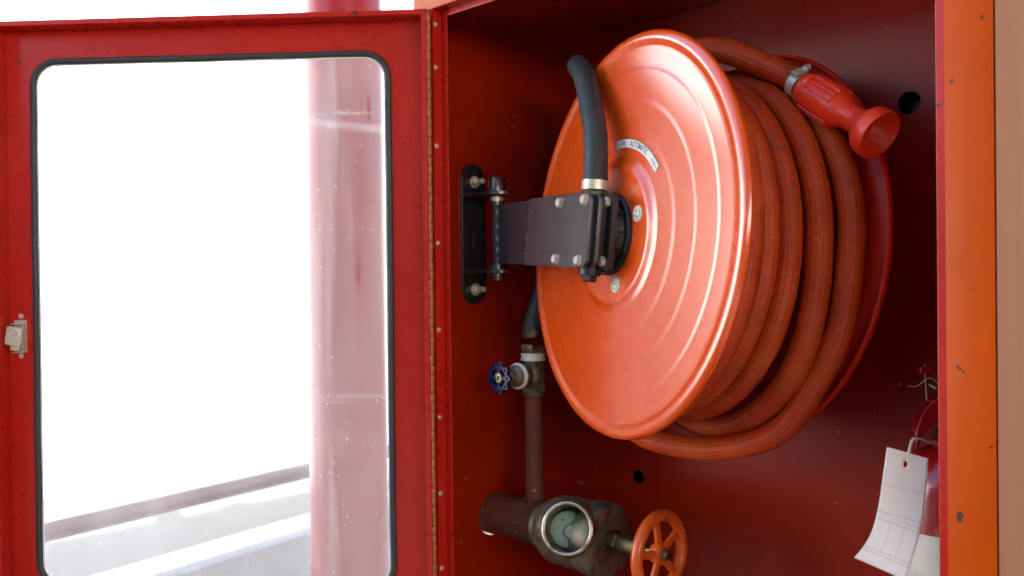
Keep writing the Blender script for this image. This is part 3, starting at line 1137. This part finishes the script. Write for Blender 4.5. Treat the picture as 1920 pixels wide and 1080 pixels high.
# nozzle
NL = (tipP - P1).length
NM = axis_frame(P1, nd)
nz = BM()
lathe(nz, [(.0150, .0125), (.0208, .0128), (.0222, .016), (.0222, .021), (.0208, .0225), (.0212, .0245), (.0225, .030), (.0232, .060), (.0228, .0730), (.0200, .0800), (.0160, .0880), (.0150, NL - .041), (.0165, NL - .034), (.0230, NL - .0240), (.0285, NL - .0180), (.0300, NL - .0135), (.0300, NL - .0030), (.0290, NL), (.0272, NL), (.0262, NL - .003), (.0200, NL - .014), (.0110, NL - .0225), (.0095, NL - .0235), (.0095, NL - .030), (0, NL - .030)], NM, 48)
noz = obj('nozzle', nz, NOZRED, fire, smooth=40)
for a in range(0, 360, 45):
    b = BM()
    M = NM @ Matrix.Rotation(R(a + 12), 4, 'Z')
    # long raised grip pads with a sunk middle
    if (a // 45) % 2 == 0:
        box(b, (-.0068, .0212, .0265), (.0068, .0252, .0730), .0012, M)
    else:
        box(b, (-.0062, .0212, .0265), (-.0040, .0246, .0740), .0007, M)
        box(b, (.0040, .0212, .0265), (.0062, .0246, .0740), .0007, M)
        box(b, (-.0060, .0212, .0262), (.0060, .0246, .0290), .0007, M)
        box(b, (-.0060, .0212, .0715), (.0060, .0246, .0740), .0007, M)
    obj('grip_pad', b, NOZRED, noz)
for a, s in ((12, .036), (12, .048), (12, .060), (102, .045)):
    b = BM()
    M = NM @ Matrix.Rotation(R(a), 4, 'Z')
    box(b, (-.0042, .0248, s - .004), (.0042, .0259, s - .0028), .0003, M)
    box(b, (-.0042, .0248, s + .0022), (.0042, .0259, s + .0034), .0003, M)
    box(b, (-.0046, .0248, s - .004), (-.0034, .0259, s + .0034), .0003, M)
    obj('raised_moulding', b, NOZRED, noz)
b = BM()
lathe(b, [(.0094, NL - .0295), (.0055, NL - .0275), (.0045, NL - .0225), (.0030, NL - .0215), (0, NL - .0215)], NM, 24)
obj('nozzle_jet', b, paint('dark_red_jet', (.20, .010, .008), .4), noz)

# ================================================================== PIPES AND VALVES
pipe = empty('water_pipe', (XL, PIPE_Y, PIPE_Z), 'brown painted feed pipe out of the left panel with a thin riser', 'pipe')
b = BM()
cyl(b, (-.09, PIPE_Y, PIPE_Z), (.096, PIPE_Y, PIPE_Z), .0355, seg=48)
obj('main_pipe', b, BROWNPIPE, pipe)
b = BM()
cyl(b, (.066, PIPE_Y, PIPE_Z + .028), (.066, PIPE_Y, 1.112), .0148, seg=28)
obj('riser_pipe', b, BROWNPIPE, pipe)
b = BM()
ring = [V((.066 + .0165 * math.cos(t * 2 * math.pi / 40), PIPE_Y + .0165 * math.sin(t * 2 * math.pi / 40), PIPE_Z + math.sqrt(max(0, .0362 ** 2 - (.0165 * math.sin(t * 2 * math.pi / 40)) ** 2)))) for t in range(41)]
sweep(b, ring, lambda L: .0032 + .0008 * math.sin(L * 900), 8, cap=False)
obj('weld_collar', b, BROWNPIPE, pipe)
b = BM()
lathe(b, [(.0355, .0860), (.0372, .0865), (.0372, .0930), (.0362, .0935), (.0378, .0940), (.0378, .0990), (.0355, .0995)], Matrix(((0, 0, 1, 0), (1, 0, 0, PIPE_Y), (0, 1, 0, PIPE_Z), (0, 0, 0, 1))), 48)
obj('thread_ring', b, DARKBRASS, pipe)

MXP = Matrix(((0, 0, 1, 0), (1, 0, 0, PIPE_Y), (0, 1, 0, PIPE_Z), (0, 0, 0, 1)))      # lathe axis along +X through the pipe
lv = empty('landing_valve', (.16, PIPE_Y, PIPE_Z), 'tarnished brass landing valve with open outlet and orange handwheel', 'valve')
b = BM()
lathe(b, [(.030, .0965), (.040, .0975), (.044, .102), (.050, .112), (.0545, .122), (.0555, .150), (.0555, .1905), (.0535, .1915), (0, .1915)], MXP, 64)
body = obj('valve_body', b, DARKBRASS, lv, smooth=40)
b = BM()
lathe(b, [(.0, .1916), (.0560, .1920), (.0585, .1935), (.0585, .2230), (.0560, .2275), (.042, .2290), (.0415, .2280), (.0, .2280)], MXP, 64)
obj('bonnet', b, DARKBRASS, lv, smooth=40)
# oblique outlet
oc = V((.2035, .083, .9270))
od = (oc - V((.150, PIPE_Y + .004, PIPE_Z + .002))).normalized()
od = V((.40, -.87, .27)).normalized()
OM = axis_frame(oc, od)
b = BM()
lathe(b, [(.0475, -.085), (.0455, -.045), (.0415, -.024), (.0402, -.008), (.0402, -.0015), (.0388, 0), (.0362, 0), (.0348, -.0015)] + [q for i in range(7) for q in ((.0344, -.004 - i * .0034), (.0356, -.0057 - i * .0034))] + [(.0344, -.029), (.0335, -.034), (.0335, -.070), (0, -.070)], OM, 56)
outl = obj('outlet', b, DARKBRASS, lv, smooth=30)
b = BM()
lathe(b, [(.0412, -.0072), (.0414, -.0012), (.0395, .0012), (.0360, .0012), (.0345, -.0008), (.0345, -.0030), (.0400, -.0072)], OM, 56, closed=True)
obj('outlet_rim', b, RINGMETAL, outl, smooth=60)
b = BM()
for i in range(6):
    lathe(b, [(.0357, -.0060 - i * .0034), (.0343, -.0043 - i * .0034), (.0357, -.0026 - i * .0034)], OM, 48)
obj('outlet_thread', b, RINGMETAL, outl, smooth=60)
b = BM()
lathe(b, [(0, -.030), (.020, -.031), (.0270, -.034), (.0285, -.038), (.0285, -.046), (0, -.046)], OM @ Matrix.Translation((.006, -.001, 0)) @ Matrix.Rotation(R(24), 4, 'Y'), 40)
lathe(b, [(0, -.0235), (.009, -.024), (.0115, -.028), (.0115, -.036)], OM @ Matrix.Translation((.010, -.004, 0)) @ Matrix.Rotation(R(24), 4, 'Y'), 28)
obj('valve_disc', b, VERDIGRIS, outl)
b = BM()
lathe(b, [(0, .2281), (.0185, .2281), (.0185, .2440), (.0160, .2460), (0, .2460)], MXP, 6)
obj('gland_nut', b, BRASS, lv)
b = BM()
lathe(b, [(0, .2456), (.0145, .2456), (.0145, .290), (.0125, .294), (.0, .294)], MXP, 32)
lathe(b, [(0, .294), (.0070, .294), (.0070, .337), (0, .337)], MXP, 24)
obj('stem', b, BRASS, lv)
WX = .320
WMx = Matrix(((0, 0, 1, WX), (1, 0, 0, PIPE_Y), (0, 1, 0, PIPE_Z), (0, 0, 0, 1)))
b = BM()
lathe(b, [(.0560 + .0085 * math.cos(t * math.pi / 8), .0092 * math.sin(t * math.pi / 8)) for t in range(16)], WMx, 64, closed=True)
whl = obj('handwheel', b, WHEELORANGE, lv, smooth=60)
for i in range(5):
    a = R(100 + 72 * i)
    b = BM()
    M = WMx @ Matrix.Rotation(a, 4, 'Z')
    n0 = 10
    for t in range(1):
        box(b, (.010, -.0058, -.0035), (.052, .0058, .0035), .0025, M, 3)
    obj('spoke', b, WHEELORANGE, whl)
b = BM()
lathe(b, [(0, -.009), (.0145, -.009), (.0160, -.006), (.0160, .005), (.0140, .0085), (.0, .0085)], WMx, 32)
obj('hub_boss', b, WHEELORANGE, whl)
b = BM()
lathe(b, [(0, .0085), (.0092, .0085), (.0092, .0125), (.0080, .0145), (.0, .0150)], WMx, 24)
obj('hub_nut', b, DARKBRASS, whl)
b = BM()
wire = [WMx @ V((-.046 + .007 * math.cos(t), -.036 + .012 * math.sin(t), .004 + .013 * math.cos(t * 1.0))) for t in [i * .35 for i in range(15)]]
sweep(b, wire, .0009, 8)
obj('wire_tie', b, ZINC, whl)

# stop valve with the blue wheel, on top of the riser
RX, RY = .066, PIPE_Y
sv = empty('stop_valve', (RX, RY, 1.112), 'small brass stop valve with blue handwheel on the riser', 'valve')
RZ = Matrix.Translation((RX, RY, 0))
b = BM()
lathe(b, [(0, 1.111), (.0185, 1.111), (.0190, 1.113), (.0180, 1.1155), (.0185, 1.1170), (0, 1.1170)], RZ, 28)
lathe(b, [(0, 1.117), (.0195, 1.117), (.0205, 1.118), (.0205, 1.129), (.0195, 1.131), (0, 1.131)], RZ @ Matrix.Rotation(.4, 4, 'Z'), 6)
lathe(b, [(0, 1.131), (.0165, 1.131), (.0195, 1.137), (.0200, 1.147), (.0190, 1.155), (.0165, 1.159), (0, 1.159)], RZ, 32)
lathe(b, [(0, 1.159), (.0185, 1.159), (.0185, 1.169), (0, 1.169)], RZ @ Matrix.Rotation(.4, 4, 'Z'), 6)
obj('valve_body', b, DARKBRASS, sv)
b = BM()
lathe(b, [(.017, 1.1685), (.0208, 1.1690), (.0208, 1.1725), (.0196, 1.1740), (.0196, 1.1768), (.0206, 1.1775), (.0206, 1.1810), (.017, 1.1815)], RZ, 32, closed=True)
obj('thread_tape', b, WHITEPL, sv)
b = BM()
lathe(b, [(0, 1.181), (.0205, 1.181), (.0215, 1.183), (.0215, 1.194), (.0205, 1.196), (0, 1.196)], RZ @ Matrix.Rotation(.15, 4, 'Z'), 6)
obj('union_nut', b, BRASS, sv)
b = BM()
lathe(b, [(.0152, 1.2085), (.0172, 1.2085), (.0172, 1.2190), (.0152, 1.2190)], RZ, 32, closed=True)
obj('hose_band', b, BRASS, sv)
MYn = Matrix(((1, 0, 0, RX), (0, 0, -1, RY), (0, 1, 0, 1.1455), (0, 0, 0, 1)))    # axis towards -Y
b = BM()
lathe(b, [(0, .015), (.0150, .015), (.0150, .033), (.0175, .034), (.0182, .036), (.0182, .043), (.0150, .045), (.0110, .048), (.0090, .056), (.0045, .058), (.0045, .076), (0, .076)], MYn, 32)
obj('bonnet', b, DARKBRASS, sv)
b = BM()
lathe(b, [(.0172, .0335), (.0212, .0335), (.0216, .0350), (.0216, .0385), (.0206, .0400), (.0172, .0400)], MYn, 40, closed=True)
obj('seal_ring', b, WHITEPL, sv)
BW = MYn @ Matrix.Translation((-.004, 0, .074))
b = BM()
nseg = 96
ro = [(.0228 + .0034 * max(-.6, math.cos(9 * 2 * math.pi * i / nseg))) for i in range(nseg)]
outline = [(ro[i] * math.cos(2 * math.pi * i / nseg), ro[i] * math.sin(2 * math.pi * i / nseg)) for i in range(nseg)]
holes = []
for k in range(4):
    a0, a1 = R(90 * k + 14), R(90 * k + 76)
    hole = [(.0155 * math.cos(a0 + (a1 - a0) * j / 8), .0155 * math.sin(a0 + (a1 - a0) * j / 8)) for j in range(9)] + [(.0088 * math.cos(a1 + (a0 - a1) * j / 8), .0088 * math.sin(a1 + (a0 - a1) * j / 8)) for j in range(9)]
    holes.append(hole)
for k in range(9):
    a = 2 * math.pi * k / 9
    holes.append(circ(.0205 * math.cos(a), .0205 * math.sin(a), .0020, 10))
plate(b, outline, holes, -.0040, .0035, BW)
bw = obj('handwheel', b, BLUE, sv, bev=.0010)
b = BM()
lathe(b, [(0, .0020), (.0078, .0020), (.0072, .0050), (0, .0056)], BW, 24)
obj('wheel_washer', b, ZINC, bw)
b = BM()
lathe(b, [(0, .0050), (.0046, .0050), (.0046, .0080), (0, .0088)], BW, 6)
obj('wheel_nut', b, BRASS, bw)

# ================================================================== EXTINGUISHER AND TAG
EX, EY = .7300, .1620
ext = empty('fire_extinguisher', (EX, EY, ZF), 'red fire extinguisher half hidden behind the right edge of the cabinet', 'extinguisher')
EM = Matrix.Translation((EX, EY, 0))
b = BM()
lathe(b, [(0, ZF), (.056, ZF), (.0600, ZF + .006), (.0600, 1.052), (.0585, 1.066), (.0530, 1.082), (.0430, 1.094), (.0300, 1.101), (.0210, 1.105), (.0200, 1.112), (0, 1.112)], EM, 64)
obj('cylinder', b, EXTRED, ext, smooth=50)
b = BM()
lathe(b, [(.0602, .80), (.0605, .80), (.0605, 1.0120), (.0602, 1.0120)], EM, 48, a0=R(150), a1=R(335))
obj('paper_label', b, paint('aged_paper_label', (.55, .52, .46), .5, .12, chips=(.45, .43, .39), chip_at=.60, chip_scale=60), ext)
b = BM()
lathe(b, [(0, 1.111), (.0170, 1.111), (.0170, 1.122), (.0140, 1.126), (.0140, 1.150), (.0110, 1.152), (.0110, 1.176), (0, 1.176)], EM, 28)
obj('valve_head', b, CASTBLACK, ext)
hd = V((-.86, -.52, 0)).normalized()
HMx = Matrix(((hd.x, -hd.y, 0, EX), (hd.y, hd.x, 0, EY), (0, 0, 1, 0), (0, 0, 0, 1)))
# carry handle below: a pressed channel drooping at its tip
def channel(pts, w0, w1, thick, depth):
    b = BM()
    prev = None
    n = len(pts)
    for i, (x, z) in enumerate(pts):
        wv = w0 + (w1 - w0) * i / (n - 1)
        cur = [b.verts.new(HMx @ V((x, y, zz))) for y, zz in ((-wv, z - depth), (-wv, z), (wv, z), (wv, z - depth), (wv - thick, z - depth), (wv - thick, z - thick), (-wv + thick, z - thick), (-wv + thick, z - depth))]
        if prev:
            for k in range(8):
                b.faces.new([prev[k], prev[(k + 1) % 8], cur[(k + 1) % 8], cur[k]])
        else:
            b.faces.new(cur)
        prev = cur
    b.faces.new(prev[::-1])
    return b
obj('carry_handle', channel([(-.012, 1.162), (.006, 1.164), (.018, 1.161), (.028, 1.152), (.035, 1.140), (.039, 1.128), (.041, 1.120)], .013, .016, .002, .026), EXTRED, ext, bev=.0008)
obj('squeeze_lever', channel([(-.010, 1.172), (.006, 1.184), (.018, 1.193), (.028, 1.197), (.035, 1.196)], .010, .011, .002, .008), EXTRED, ext, bev=.0008)
b = BM()
cyl(b, HMx @ V((.020, -.016, 1.173)), HMx @ V((.020, .016, 1.173)), .0012, seg=10)
obj('safety_pin', b, ZINC, ext)
b = BM()
sweep(b, catmull([HMx @ V(p) for p in ((.004, -.014, 1.165), (.018, -.019, 1.181), (.034, -.014, 1.172), (.046, -.004, 1.1725))], .003), .0004, 6)
sweep(b, catmull([HMx @ V(p) for p in ((.026, -.013, 1.198), (.025, -.014, 1.178), (.024, -.013, 1.155))], .003), .0004, 6)
obj('seal_wire', b, IVORY, ext)


def shot(x, y, d):
    return CAM + (fw + rt * ((x - 960) / 1700) + up * ((540 - y) / 1700)) * d


tg = empty('inspection_tag', shot(1700, 840, .955), 'curled white inspection tag hanging on a string by the extinguisher', 'tag')
rows = [((1663, 838), (1741, 860), .958), ((1656, 890), (1737, 912), .957), ((1648, 945), (1731, 968), .954), ((1636, 993), (1722, 1010), .950), ((1621, 1022), (1711, 1048), .946), ((1602, 1046), (1697, 1088), .942)]
b = BM()
uvl = b.loops.layers.uv.verify()
Lp = catmull([shot(*l, d) for l, r_, d in rows], .004)
Rp = catmull([shot(*r_, d - .004) for l, r_, d in rows], .004)
m = min(len(Lp), len(Rp))
Lp = [Lp[int(i * (len(Lp) - 1) / 35)] for i in range(36)]
Rp = [Rp[int(i * (len(Rp) - 1) / 35)] for i in range(36)]
NC = 20
grid = []
for i in range(36):
    row = []
    for j in range(NC + 1):
        p = Lp[i].lerp(Rp[i], j / NC)
        p = p + fw * (.0022 * math.sin(math.pi * j / NC))
        row.append(b.verts.new(p))
    grid.append(row)
hcen = grid[4][10].co.copy()
for i, j in ((3, 9), (3, 11), (5, 9), (5, 11)):
    grid[i][j].co = hcen.lerp(grid[i][j].co, .68)
for i, j in ((3, 10), (5, 10)):
    grid[i][j].co = hcen.lerp(grid[i][j].co, .85)
for i in range(35):
    for j in range(NC):
        cx, cy = j + .5 - NC * .5, i + .5 - 3.6
        if abs(cx) < .95 and abs(cy) < 1.0:
            continue
        if i == 0 and j == NC - 1:
            continue
        f = b.faces.new([grid[i][j], grid[i][j + 1], grid[i + 1][j + 1], grid[i + 1][j]])
        for lp, (a, c) in zip(f.loops, ((j, i), (j + 1, i), (j + 1, i + 1), (j, i + 1))):
            lp[uvl].uv = (a / NC, c / 35)
card = obj('tag_card', b, CARD, tg, smooth=60)
sm = card.modifiers.new('thickness', 'SOLIDIFY')
sm.thickness = .0004
hole = (grid and None)
b = BM()
h0 = Lp[3].lerp(Rp[3], .5)
for s in (-1, 1):
    pts = catmull([h0 + fw * .003 * s, shot(1704 + s, 848, .953 + .001 * s), shot(1711 + s * 1.5, 826, .954), shot(1722, 822 + s, .958), shot(1742, 829, .968), shot(1768, 833, .978)], .0022)
    sweep(b, [p + up * (.0006 * math.sin(i * .9 + s)) for i, p in enumerate(pts)], .0008, 8)
obj('tag_string', b, STRING, tg)
